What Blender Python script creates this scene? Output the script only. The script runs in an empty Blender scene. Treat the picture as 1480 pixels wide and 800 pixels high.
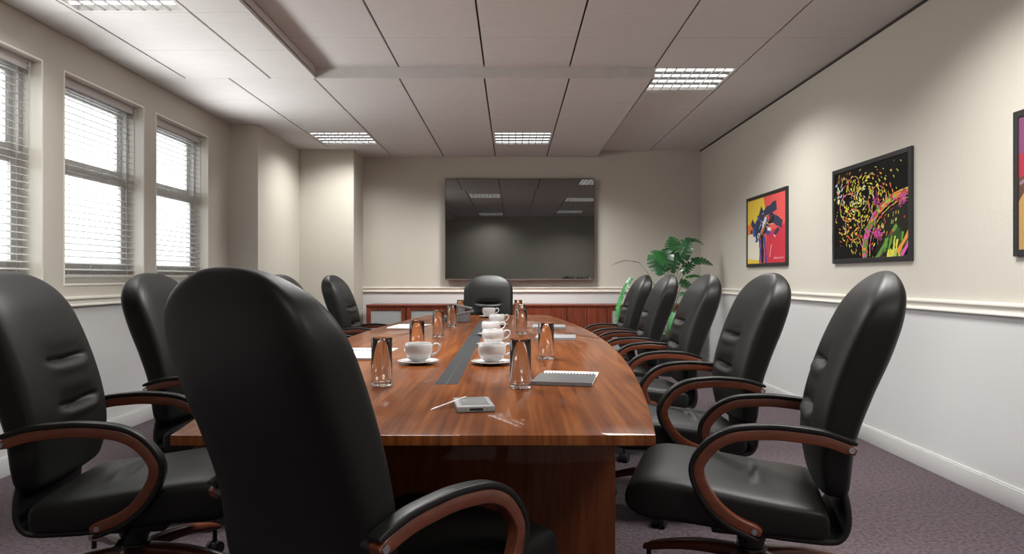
import bpy, bmesh, math, random
from mathutils import Vector, Matrix
random.seed(7)
S = bpy.context.scene
COL = S.collection
PI = math.pi
R = math.radians

# ------------------------------------------------------------------ materials
def mat(name, col, rough=0.5, metal=0.0, spec=0.5, coat=0.0, coat_rough=0.05, ior=1.5):
    m = bpy.data.materials.new(name); m.use_nodes = True
    b = m.node_tree.nodes['Principled BSDF']
    b.inputs['Base Color'].default_value = (*col, 1)
    b.inputs['Roughness'].default_value = rough
    b.inputs['Metallic'].default_value = metal
    b.inputs['Specular IOR Level'].default_value = spec
    b.inputs['Coat Weight'].default_value = coat
    b.inputs['Coat Roughness'].default_value = coat_rough
    b.inputs['IOR'].default_value = ior
    return m
def nodes(m):
    return m.node_tree.nodes, m.node_tree.links, m.node_tree.nodes['Principled BSDF']
def noise_col(m, c1, c2, scale=(1, 1, 1), ns=5.0, detail=4.0, lo=0.35, hi=0.65, bump=0.0, bdist=0.002, dist=0.0, rough=0.55):
    N, L, b = nodes(m)
    tc = N.new('ShaderNodeTexCoord'); mp = N.new('ShaderNodeMapping'); mp.inputs['Scale'].default_value = scale
    nz = N.new('ShaderNodeTexNoise'); nz.inputs['Scale'].default_value = ns; nz.inputs['Detail'].default_value = detail
    nz.inputs['Roughness'].default_value = rough; nz.inputs['Distortion'].default_value = dist
    cr = N.new('ShaderNodeValToRGB')
    cr.color_ramp.elements[0].position = lo; cr.color_ramp.elements[0].color = (*c1, 1)
    cr.color_ramp.elements[1].position = hi; cr.color_ramp.elements[1].color = (*c2, 1)
    L.new(tc.outputs['Object'], mp.inputs['Vector']); L.new(mp.outputs[0], nz.inputs['Vector'])
    L.new(nz.outputs[0], cr.inputs[0]); L.new(cr.outputs[0], b.inputs['Base Color'])
    if bump:
        bp = N.new('ShaderNodeBump'); bp.inputs['Strength'].default_value = bump; bp.inputs['Distance'].default_value = bdist
        L.new(nz.outputs[0], bp.inputs['Height']); L.new(bp.outputs[0], b.inputs['Normal'])
    return cr
M = {}
M['wall'] = mat('wall_beige', (.56, .53, .47), .75, spec=.25)
noise_col(M['wall'], (.558, .53, .468), (.575, .546, .483), (70, 70, 3), 3, 3, bump=.015, bdist=.001)
M['wall_white'] = mat('wall_white', (.62, .62, .62), .6, spec=.3)
M['cream'] = mat('trim_cream', (.86, .83, .75), .45)
M['white_trim'] = mat('trim_white', (.58, .58, .575), .45)
M['tile'] = mat('ceiling_tile', (.60, .565, .545), .85, spec=.2)
noise_col(M['tile'], (.60, .592, .587), (.645, .637, .632), (3, 40, 3), 3, 3, bump=.06, bdist=.001)
M['gap'] = mat('ceiling_gap', (.05, .045, .042), .8)
M['carpet'] = mat('carpet', (.10, .08, .09), .95, spec=.1)
noise_col(M['carpet'], (.048, .037, .042), (.135, .105, .117), (1, 1, 1), 55, 6, .33, .68, bump=.8, bdist=.006, rough=.7)
M['leather'] = mat('black_leather', (.0085, .0085, .008), .48, spec=.28)
noise_col(M['leather'], (.0058, .0058, .0054), (.0075, .0075, .0070), (1, 1, 1), 160, 3, bump=.06, bdist=.0008)
M['pad'] = mat('arm_pad', (.008, .008, .0075), .42, spec=.3)
M['plastic'] = mat('black_plastic', (.013, .012, .012), .38)
M['mech'] = mat('grey_mechanism', (.035, .034, .036), .4)
M['chrome'] = mat('bolt_metal', (.62, .62, .64), .25, metal=1)
M['armwood'] = mat('chair_wood', (.17, .048, .024), .3, coat=.2)
noise_col(M['armwood'], (.10, .026, .012), (.155, .041, .019), (14, 3, 14), 4, 4, .3, .7)

def table_wood(name, ca, cb, cc, sc=(1, 1, 1), rough=.3, coat=.26):
    m = mat(name, cb, rough, coat=coat, coat_rough=.02, spec=.05)
    N, L, b = nodes(m)
    tc = N.new('ShaderNodeTexCoord')
    mp = N.new('ShaderNodeMapping'); mp.inputs['Scale'].default_value = (sc[0]*9, sc[1]*.9, sc[2]*9)
    n1 = N.new('ShaderNodeTexNoise'); n1.inputs['Scale'].default_value = 2.2; n1.inputs['Detail'].default_value = 5; n1.inputs['Distortion'].default_value = .35
    mp2 = N.new('ShaderNodeMapping'); mp2.inputs['Scale'].default_value = (sc[0]*46, sc[1]*.8, sc[2]*46)
    n2 = N.new('ShaderNodeTexNoise'); n2.inputs['Scale'].default_value = 1.6; n2.inputs['Detail'].default_value = 3
    mx = N.new('ShaderNodeMath'); mx.operation = 'MULTIPLY_ADD'; mx.inputs[1].default_value = .42
    sub = N.new('ShaderNodeMath'); sub.operation = 'MULTIPLY_ADD'; sub.inputs[1].default_value = .5; sub.inputs[2].default_value = .04
    cr = N.new('ShaderNodeValToRGB'); e = cr.color_ramp.elements
    e[0].position = .36; e[0].color = (*ca, 1); e[1].position = .66; e[1].color = (*cc, 1)
    k = e.new(.5); k.color = (*cb, 1)
    L.new(tc.outputs['Object'], mp.inputs['Vector']); L.new(mp.outputs[0], n1.inputs['Vector'])
    L.new(tc.outputs['Object'], mp2.inputs['Vector']); L.new(mp2.outputs[0], n2.inputs['Vector'])
    L.new(n1.outputs[0], sub.inputs[0]); L.new(n2.outputs[0], mx.inputs[0]); L.new(sub.outputs[0], mx.inputs[2])
    L.new(mx.outputs[0], cr.inputs[0]); L.new(cr.outputs[0], b.inputs['Base Color'])
    return m
M['table'] = table_wood('table_veneer', (.085, .021, .005), (.155, .044, .0105), (.255, .084, .022), (1, 1, .06))
M['tableleg'] = table_wood('table_pedestal_veneer', (.075, .02, .008), (.11, .031, .012), (.15, .045, .017), (1, 8, .1), .35, .3)
M['credwood'] = table_wood('sideboard_veneer', (.10, .022, .012), (.15, .034, .018), (.21, .05, .026), (2, 8, .12), .35, .3)
M['channel'] = mat('cable_channel', (.03, .031, .033), .7, spec=.12)
M['channelgap'] = mat('channel_gap', (.006, .006, .006), .6)
M['china'] = mat('white_china', (.60, .595, .59), .15, coat=.4)
M['paper'] = mat('paper', (.8, .8, .79), .6)
M['pageshade'] = mat('page_shade_grey', (.10, .103, .105), .35)  # shade on the nearest notepad's page, put into the colour
M['greyedge_litpage'] = mat('grey_cover_and_lit_page', (.24, .243, .248), .4)  # grey of covers and edges, also the better lit page shade farther off
M['wire'] = mat('spiral_wire', (.05, .05, .052), .4)
M['hole'] = mat('dark_hole', (.02, .02, .02), .7)
M['pda'] = mat('device_silver', (.40, .40, .41), .3, metal=.2)
M['pdascreen'] = mat('device_screen', (.27, .275, .275), .2)
M['stylus'] = mat('stylus_grey', (.65, .60, .58), .3, metal=.3)
M['phone'] = mat('phone_grey', (.15, .15, .16), .4)
M['tvblack'] = mat('screen_black', (.003, .003, .003), .02, spec=1.0, ior=2.0)
M['bezel'] = mat('bezel', (.03, .028, .026), .3)
M['bezel2'] = mat('bezel_bottom', (.22, .17, .15), .35, metal=.5)
M['frost'] = mat('frosted_glass', (.36, .37, .37), .25, coat=.3)
M['pictureframe'] = mat('picture_frame_black', (.022, .022, .022), .4)
M['sash'] = mat('window_sash_grey', (.82, .815, .80), .4)
M['slat'] = mat('blind_slat', (.52, .515, .50), .45)
M['rail'] = mat('blind_rail', (.55, .53, .52), .45)
M['fixture'] = mat('fixture_white', (.62, .61, .60), .45)
M['louvre'] = mat('louvre_grey', (.17, .168, .165), .45)
M['leaf'] = mat('leaf_green', (.018, .14, .035), .28, coat=.3)
noise_col(M['leaf'], (.005, .045, .014), (.018, .125, .034), (1, 1, 1), 7, 3, .3, .7)
M['leaf_light'] = mat('leaf_light', (.06, .34, .09), .35)
noise_col(M['leaf_light'], (.018, .13, .032), (.05, .26, .065), (1, 1, 1), 9, 3, .3, .7)
M['leaf_dry'] = mat('leaf_dry', (.10, .10, .075), .6)
M['stem'] = mat('plant_stem', (.10, .17, .06), .5)
M['pot'] = mat('plant_pot', (.03, .03, .032), .35)
M['soil'] = mat('soil', (.03, .02, .013), .95)
def emit(name, col, st):
    m = bpy.data.materials.new(name); m.use_nodes = True
    b = m.node_tree.nodes['Principled BSDF']
    b.inputs['Base Color'].default_value = (.8, .8, .8, 1)
    b.inputs['Emission Color'].default_value = (*col, 1); b.inputs['Emission Strength'].default_value = st
    return m
M['tube'] = emit('lamp_tube', (1, .985, .96), 2.2)
def glass(name, ior, col=(1, 1, 1)):
    m = bpy.data.materials.new(name); m.use_nodes = True
    N, L = m.node_tree.nodes, m.node_tree.links
    N.clear(); o = N.new('ShaderNodeOutputMaterial'); g = N.new('ShaderNodeBsdfGlass')
    g.inputs['IOR'].default_value = ior; g.inputs['Roughness'].default_value = 0; g.inputs['Color'].default_value = (*col, 1)
    L.new(g.outputs[0], o.inputs[0]); return m
M['glass'] = glass('drinking_glass', 1.5, (.985, .99, .99))
M['water'] = glass('water', 1.34, (.99, .99, .99))
def pane_mat():
    m = bpy.data.materials.new('window_glass'); m.use_nodes = True
    N, L = m.node_tree.nodes, m.node_tree.links
    N.clear(); o = N.new('ShaderNodeOutputMaterial'); t = N.new('ShaderNodeBsdfTransparent'); g = N.new('ShaderNodeBsdfGlossy')
    g.inputs['Roughness'].default_value = .02; lw = N.new('ShaderNodeLayerWeight'); lw.inputs[0].default_value = .12
    f = N.new('ShaderNodeMath'); f.operation = 'MULTIPLY'; f.inputs[1].default_value = .5; L.new(lw.outputs['Fresnel'], f.inputs[0]); L.new(lw.outputs['Facing'], f.inputs[0]); mx = N.new('ShaderNodeMixShader')
    t.inputs['Color'].default_value = (.97, .98, .98, 1)
    L.new(f.outputs[0], mx.inputs[0]); L.new(t.outputs[0], mx.inputs[1]); L.new(g.outputs[0], mx.inputs[2]); L.new(mx.outputs[0], o.inputs[0])
    return m
M['pane'] = pane_mat()
def flat(name, col, rough=.5):
    return mat(name, col, rough, spec=.3)

# ------------------------------------------------------------------ mesh helpers
class MB:
    def __init__(s): s.bm = bmesh.new(); s.mats = []
    def mi(s, m):
        if m is None: return 0
        if m not in s.mats: s.mats.append(m)
        return s.mats.index(m)
    def box(s, x0, x1, y0, y1, z0, z1, m=None, bev=0.0, seg=2, T=None):
        b = bmesh.new(); bmesh.ops.create_cube(b, size=1)
        for v in b.verts:
            v.co = Vector(((x0+x1)/2+v.co.x*(x1-x0), (y0+y1)/2+v.co.y*(y1-y0), (z0+z1)/2+v.co.z*(z1-z0)))
        if bev: bmesh.ops.bevel(b, geom=b.edges[:], offset=bev, segments=seg, profile=.6, affect='EDGES')
        s.join(b, m, T); return s
    def join(s, b, m=None, T=None):
        i = s.mi(m); mp = {}
        for v in b.verts: mp[v] = s.bm.verts.new(T @ v.co if T else v.co)
        for f in b.faces:
            try: g = s.bm.faces.new([mp[v] for v in f.verts]); g.material_index = i; g.smooth = True
            except ValueError: pass
        b.free()
    def poly(s, pts, m=None):
        f = s.bm.faces.new([s.bm.verts.new(p) for p in pts]); f.material_index = s.mi(m); f.smooth = True; return f
    def rings(s, rs, m=None, cap0=True, cap1=True, closed=True):
        i = s.mi(m); vr = [[s.bm.verts.new(p) for p in r] for r in rs]; n = len(rs[0])
        for a, b in zip(vr, vr[1:]):
            for k in range(n if closed else n-1):
                f = s.bm.faces.new((a[k], a[(k+1) % n], b[(k+1) % n], b[k])); f.material_index = i; f.smooth = True
        if cap0: f = s.bm.faces.new(list(reversed(vr[0]))); f.material_index = i; f.smooth = True
        if cap1: f = s.bm.faces.new(vr[-1]); f.material_index = i; f.smooth = True
        return s
    def cyl(s, p0, p1, r0, r1=None, n=16, m=None):
        r1 = r0 if r1 is None else r1
        p0, p1 = Vector(p0), Vector(p1); d = (p1-p0).normalized()
        a = d.orthogonal().normalized(); b = d.cross(a)
        rg = lambda p, r: [p+(a*math.cos(2*PI*k/n)+b*math.sin(2*PI*k/n))*r for k in range(n)]
        return s.rings([rg(p0, r0), rg(p1, r1)], m)
    def tube(s, pts, r, n=10, m=None):
        pts = [Vector(p) for p in pts]; rs = []; prev = None
        for i, p in enumerate(pts):
            d = (pts[min(i+1, len(pts)-1)]-pts[max(i-1, 0)]).normalized()
            a = d.orthogonal().normalized() if prev is None else (prev-d*prev.dot(d)).normalized()
            prev = a; b = d.cross(a); rr = r[i] if isinstance(r, (list, tuple)) else r
            rs.append([p+(a*math.cos(2*PI*k/n)+b*math.sin(2*PI*k/n))*rr for k in range(n)])
        return s.rings(rs, m)
    def lathe(s, prof, c=(0, 0, 0), n=40, m=None, cap0=False, cap1=False):
        c = Vector(c)
        return s.rings([[c+Vector((r*math.cos(2*PI*k/n), r*math.sin(2*PI*k/n), z)) for k in range(n)] for r, z in prof], m, cap0, cap1)
    def build(s, name, m=None, parent=None, sharp=35, recalc=True):
        if recalc: bmesh.ops.recalc_face_normals(s.bm, faces=s.bm.faces[:])
        me = bpy.data.meshes.new(name); s.bm.to_mesh(me); s.bm.free()
        ms = s.mats if s.mats else [m]
        for k in ms: me.materials.append(k if k is not None else m)
        me.set_sharp_from_angle(angle=R(sharp))
        o = bpy.data.objects.new(name, me); COL.objects.link(o)
        if parent is not None: o.parent = parent
        return o

def empty(name, loc, rz=0):
    o = bpy.data.objects.new(name, None); COL.objects.link(o); o.location = loc; o.rotation_euler = (0, 0, rz); o.empty_display_size = .1
    return o
def tag(o, label, cat, group=None):
    o['label'] = label; o['category'] = cat
    if group: o['group'] = group
    return o
def struct(o):
    o['kind'] = 'structure'; return o
def dup(o, parent=None):
    c = o.copy(); COL.objects.link(c)
    if parent is not None: c.parent = parent
    for ch in list(KIDS.get(o.name, [])): dup(ch, c)
    return c
KIDS = {}
def index_kids():
    KIDS.clear()
    for o in bpy.data.objects:
        if o.parent: KIDS.setdefault(o.parent.name, []).append(o)

def lerp_tab(tab, t):
    n = len(tab)
    if t <= tab[0][0]: return tab[0][1]
    if t >= tab[-1][0]: return tab[-1][1]
    sl = []
    for i in range(n):
        a, b = tab[max(i-1, 0)], tab[min(i+1, n-1)]; sl.append((b[1]-a[1])/(b[0]-a[0]))
    for i in range(n-1):
        (x0, y0), (x1, y1) = tab[i], tab[i+1]
        if t <= x1:
            h = x1-x0; u = (t-x0)/h
            return (2*u**3-3*u*u+1)*y0+(u**3-2*u*u+u)*h*sl[i]+(3*u*u-2*u**3)*y1+(u**3-u*u)*h*sl[i+1]
def catmull(P, k=6):
    P = [Vector(p) for p in P]; out = []
    for i in range(len(P)-1):
        p0 = P[max(i-1, 0)]; p1 = P[i]; p2 = P[i+1]; p3 = P[min(i+2, len(P)-1)]
        for j in range(k):
            t = j/k
            out.append(.5*((2*p1)+(p2-p0)*t+(2*p0-5*p1+4*p2-p3)*t*t+(3*p1-p0-3*p2+p3)*t**3))
    out.append(P[-1]); return out
def sell(w, d, n, k, N):
    a = 2*PI*k/N; c, s_ = math.cos(a), math.sin(a)
    return (math.copysign(abs(c)**(2/n), c)*w, math.copysign(abs(s_)**(2/n), s_)*d)
def sm(a, b, x):
    t = max(0, min(1, (x-a)/(b-a))); return t*t*(3-2*t)

# ------------------------------------------------------------------ room
XL, XR, YF, YN = -2.802, 2.382, 8.6, -1.0
ZL, ZU = 2.61, 2.692           # lowered and raised ceiling
RAIL0, RAIL1 = .912, .976
P = .648
GX = lambda k: -.21+P*k

mb = MB(); mb.box(XL-.3, XR+.3, YN-.3, YF+.3, -.08, 0, M['carpet'])
struct(mb.build('floor'))

# right wall, far wall, near wall: white below the rail, beige above
def two_tone(name, x0, x1, y0, y1, top=2.8):
    b = MB(); b.box(x0, x1, y0, y1, 0, .94, M['wall_white']); b.box(x0, x1, y0, y1, .94, top, M['wall'])
    return struct(b.build(name))
two_tone('wall_right', XR, XR+.15, YN-.15, YF+.15)
two_tone('wall_far', XL-.2, XR, YF, YF+.15)
two_tone('wall_near', XL-.2, XR, YN-.15, YN)
# left wall with window openings, chimney-like bump and pilaster
WIN = [(3.142, 4.076), (4.265, 5.199), (5.366, 6.295)]
WZ0, WZ1 = 1.046, 2.395
b = MB(); xo = XL-.2
b.box(xo, XL, YN, YF, 0, .94, M['wall_white']); b.box(xo, XL, YN, YF, .94, WZ0, M['wall']); b.box(xo, XL, YN, YF, WZ1, 2.8, M['wall'])
ys = [YN]+[y for w in WIN for y in w]+[YF]
for y0, y1 in zip(ys[::2], ys[1::2]): b.box(xo, XL, y0, y1, WZ0, WZ1, M['wall'])
b.box(XL, -2.52, 6.77, YF, 0, 2.75, M['wall']); b.box(-2.52, -1.876, 8.09, YF, 0, 2.75, M['wall'])
struct(b.build('wall_left'))

# ceiling: real tiles with gaps over a dark backing
FIX = [(-2.485, 3.251, ZL), (GX(-3), 7.139, ZL), (GX(0), 7.139, ZL), (GX(2), 5.195, ZU), (GX(-1), 3.251, ZU), (GX(-1), -.637, ZU), (GX(2), 2.603, ZU), (GX(2), .011, ZU)]  # the last one is an added, unseen light that brightens the near wall
def is_fix(x, y, z):
    return any(abs(x-a) < .1 and abs(y-c) < .1 and abs(z-d) < .01 for a, c, d in FIX)
b = MB()
def tiles(x0, x1, y0, y1, z, ox):
    xs = sorted({round(x, 4) for x in [x0, x1]+[ox+P*k for k in range(-12, 12) if x0+.05 < ox+P*k < x1-.05]})
    yy = sorted({round(y, 4) for y in [y0, y1]+[5.195+P*k for k in range(-12, 8) if y0+.05 < 5.195+P*k < y1-.05]})
    for xa, xb in zip(xs, xs[1:]):
        for ya, yb in zip(yy, yy[1:]):
            if is_fix(xa, ya, z): continue
            gl = .0065; ga = .0018
            b.box(xa+gl, xb-gl, ya+ga, yb-ga, z, z+.018, M['tile'], .002, 1)
tiles(XL, GX(-2)+.013, YN, 5.195, ZL, -2.485)
tiles(XL, GX(2), 5.195, YF, ZL, GX(0))
tiles(GX(-2)+.013, GX(2), YN, 5.195, ZU, GX(0))
tiles(GX(2), XR, YN, YF, ZU, GX(0))
b.box(XL-.2, XR+.1, YN-.1, YF+.1, 2.80, 2.84, M['gap'])
# backing and step faces
def back(x0, x1, y0, y1, z):
    # dark void above tiles, cut around the recessed fixtures
    xs = sorted({x0, x1, *[v for a, c, d in FIX if abs(d-z) < .01 for v in (a, a+P) if x0 < v < x1]})
    yy = sorted({y0, y1, *[v for a, c, d in FIX if abs(d-z) < .01 for v in (c, c+P) if y0 < v < y1]})
    for xa, xb in zip(xs, xs[1:]):
        for ya, yb in zip(yy, yy[1:]):
            if any(abs(d-z) < .01 and a-.01 < (xa+xb)/2 < a+P+.01 and c-.01 < (ya+yb)/2 < c+P+.01 for a, c, d in FIX): continue
            b.box(xa, xb, ya, yb, z+.022, z+.03, M['gap'])
back(XL, GX(-2)+.013, YN, 5.195, ZL); back(XL, GX(2), 5.195, YF, ZL)
back(GX(-2)+.013, GX(2), YN, 5.195, ZU); back(GX(2), XR, YN, YF, ZU)
b.box(GX(-2)+.005, GX(-2)+.013, YN, 5.195, ZL, ZU+.02, M['tile'])
b.box(GX(-2)+.005, GX(2), 5.188, 5.1968, ZL, ZU+.02, M['tile'])
b.box(GX(2)-.017, GX(2), 5.195, YF, ZL, ZU+.02, M['tile'])
struct(b.build('ceiling'))
b = MB(); b.box(XR-.016, XR, YN, YF, ZU-.012, ZU, M['gap']); struct(b.build('trim_1'))

# chair rails and baseboards
def rail_prof(m_, axis, c, s0, s1, inward):
    # stepped moulding running along an axis
    for d, z0, z1, bv in ((.016, RAIL0, RAIL1, .004), (.028, RAIL1-.02, RAIL1, .007), (.022, RAIL0, RAIL0+.014, .005)):
        if axis == 'y': m_.box(min(c, c+inward*d), max(c, c+inward*d), s0, s1, z0, z1, M['cream'], bv)
        else: m_.box(s0, s1, min(c, c+inward*d), max(c, c+inward*d), z0, z1, M['cream'], bv)
def base_prof(m_, axis, c, s0, s1, inward):
    for d, z0, z1 in ((.014, 0, .1), (.009, .1, .108)):
        if axis == 'y': m_.box(min(c, c+inward*d), max(c, c+inward*d), s0, s1, z0, z1, M['white_trim'], .002)
        else: m_.box(s0, s1, min(c, c+inward*d), max(c, c+inward*d), z0, z1, M['white_trim'], .002)
for nm, fn in (('trim', rail_prof), ('baseboard', base_prof)):
    b = MB(); fn(b, 'y', XR, YN, YF, -1); struct(b.build(nm+('_2' if nm == 'trim' else '_right')))
    b = MB(); fn(b, 'x', YF, -1.876, XR-.028, -1); struct(b.build(nm+('_3' if nm == 'trim' else '_far')))
    b = MB(); fn(b, 'y', XL, YN, 6.77, 1); struct(b.build(nm+('_4' if nm == 'trim' else '_left')))
    b = MB(); fn(b, 'x', YN, XL+.028, XR-.028, 1); struct(b.build(nm+('_5' if nm == 'trim' else '_near')))

# windows and blinds
for i, (y0, y1) in enumerate(WIN):
    t = .012
    f = MB()
    f.box(xo, XL+.002, y0, y0+t, WZ0, WZ1, M['cream']); f.box(xo, XL+.002, y1-t, y1, WZ0, WZ1, M['cream'])
    f.box(xo, XL+.002, y0+t, y1-t, WZ1-t, WZ1, M['cream']); f.box(xo, XL+.004, y0+t, y1-t, WZ0, WZ0+t, M['cream'])
    w = struct(f.build('window_%d' % (i+1)))
    ya, yb, za, zb = y0+t, y1-t, WZ0+t, WZ1-t
    zm0, zm1 = 1.765, 1.895
    g = MB()                                        # fixed frame and upper (outer) sash
    def ring(g, x0, x1, ya, yb, za, zb, sw, top, bot):
        g.box(x0, x1, ya, ya+sw, za, zb, None, .004); g.box(x0, x1, yb-sw, yb, za, zb, None, .004)
        g.box(x0, x1, ya+sw, yb-sw, zb-top, zb, None, .004); g.box(x0, x1, ya+sw, yb-sw, za, za+bot, None, .004)
    ring(g, xo+.02, xo+.085, ya, yb, za, zb, .03, .03, .05)
    g.build('frame', M['sash'], w)
    u = MB(); ring(u, xo+.025, xo+.05, ya+.03, yb-.03, zm0+.045, zb-.03, .055, .05, .075)
    us = u.build('upper_sash', M['sash'], w)
    l = MB(); ring(l, xo+.053, xo+.08, ya+.03, yb-.03, za+.05, zm0+.06, .055, .055, .085)
    ls = l.build('lower_sash', M['sash'], w)
    p = MB(); p.box(xo+.035, xo+.039, ya+.08, yb-.08, zm0+.11, zb-.075); p.build('pane', M['pane'], us)
    p = MB(); p.box(xo+.064, xo+.068, ya+.08, yb-.08, za+.13, zm0+.01); p.build('pane', M['pane'], ls)
    # blind
    n = ['nearest the camera', 'in the middle of the three', 'farthest from the camera'][i]
    bl = tag(empty('venetian_blind', (XL-.085, (y0+y1)/2, WZ1-t)), 'white slatted venetian blind hung in the window %s' % n, 'blind', 'window blinds')
    hw = (yb-ya)/2-.008
    q = MB(); q.box(-.03, .03, -hw, hw, -.062, -.001, None, .004); q.build('head_rail', M['rail'], bl)
    q = MB(); zt, zb_ = -.085, WZ0-WZ1+.075
    ns = 28; tilt = R(14)
    for k in range(ns):
        z = zt+(zb_-zt)*k/ns
        pts = []
        for j in range(5):
            s_ = (j/4-.5)*.05; cr = .0025*(1-(j/2-1)**2)
            pts.append((s_*math.cos(tilt)+cr*math.sin(tilt), z-s_*math.sin(tilt)+cr*math.cos(tilt)))
        top = pts; bot = [(x_, z_-.0022) for x_, z_ in pts]
        loop = top+bot[::-1]
        q.rings([[Vector((x_, -hw, z_)) for x_, z_ in loop], [Vector((x_, hw, z_)) for x_, z_ in loop]])
    q.build('slats', M['slat'], bl, sharp=50)
    q = MB(); q.box(-.025, .025, -hw, hw, zb_-.012, zb_+.008, None, .004); q.build('bottom_rail', M['slat'], bl)
    for yy in (-hw*.72, -hw*.2, hw*.25, hw*.75):
        q = MB()
        for xx in (-.024, .024): q.cyl((xx, yy, -.05), (xx, yy, zb_), .0011, n=6)
        q.build('ladder_cord', M['slat'], bl)
    q = MB(); q.cyl((.038, hw-.03, -.045), (.04, hw-.03, -.62), .004, .0045, n=8); q.box(.028, .046, hw-.038, hw-.022, -.05, -.02, None, .002)
    q.build('wand', M['slat'], bl)
    # daylight portal in the opening
    ld = bpy.data.lights.new('daylight', 'AREA'); ld.shape = 'RECTANGLE'; ld.size = WZ1-WZ0; ld.size_y = y1-y0
    ld.cycles.is_portal = True
    lo = bpy.data.objects.new('daylight', ld); COL.objects.link(lo); lo.location = (xo-.02, (y0+y1)/2, (WZ0+WZ1)/2); lo.rotation_euler = (0, -PI/2, 0)
    # added lamp brightening the ceiling, in place of daylight off the slats
    ld = bpy.data.lights.new('added_ceiling_fill', 'AREA'); ld.shape = 'RECTANGLE'; ld.size = .25; ld.size_y = y1-y0-.1
    ld.energy = 6.5; ld.color = (1, .99, .97); ld.spread = R(122)
    lo = bpy.data.objects.new('added_ceiling_fill', ld); COL.objects.link(lo); lo.location = (XL+.02, (y0+y1)/2, 1.95); lo.rotation_euler = (0, R(-115), 0)

# ------------------------------------------------------------------ ceiling lights
LAB = ['over the chairs by the windows, at the top left', 'in the far left corner above the pilaster', 'in front of the wall screen',
       'at the right beside the ceiling step', 'in the raised ceiling over the table middle', 'in the raised ceiling by the near end wall', 'in the raised ceiling over the nearest right chairs', 'added in the raised ceiling by the near right corner to brighten the near wall']
for (fx, fy, fz), lb in zip(FIX, LAB):
    t = tag(empty('ceiling_light', (fx+P/2, fy+P/2, fz)), 'recessed square louvred ceiling light '+lb, 'ceiling light', 'louvred ceiling lights')
    h = P/2-.004
    q = MB()
    q.box(-h, -h+.022, -h, h, 0, .085); q.box(h-.022, h, -h, h, 0, .085); q.box(-h+.022, h-.022, -h, -h+.022, 0, .085); q.box(-h+.022, h-.022, h-.022, h, 0, .085)
    q.box(-h, h, -h, h, .085, .09)
    q.build('housing', M['fixture'], t)
    ih = h-.022; q = MB(); n4 = 4
    for k in range(1, n4):                                        # blades between the tubes
        y = -ih+2*ih*k/n4; q.box(-ih, ih, y-.003, y+.003, .001, .018)
    for k in range(1, 8):
        x = -ih+2*ih*k/8; q.box(x-.0045, x+.0045, -ih, ih, -.0015, .0055)
    q.build('louvre', M['louvre'], t)
    for k in range(n4):
        y = -ih+2*ih*(k+.5)/n4
        q = MB(); q.cyl((-ih+.004, y, .0145), (ih-.004, y, .0145), .0085, n=12); tb = q.build('tube', M['tube'], t)
    ld = bpy.data.lights.new('lamp', 'AREA'); ld.shape = 'SQUARE'; ld.size = 2*ih-.02; ld.energy = {0: 12, 1: 20, 2: 50, 3: 33, 4: 48, 5: 13, 6: 42, 7: 24}.get(FIX.index((fx, fy, fz)), 36); ld.color = (1, .985, .955); ld.spread = R(142)
    lo = bpy.data.objects.new('lamp', ld); COL.objects.link(lo); lo.parent = t; lo.location = (0, 0, .0005)

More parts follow.
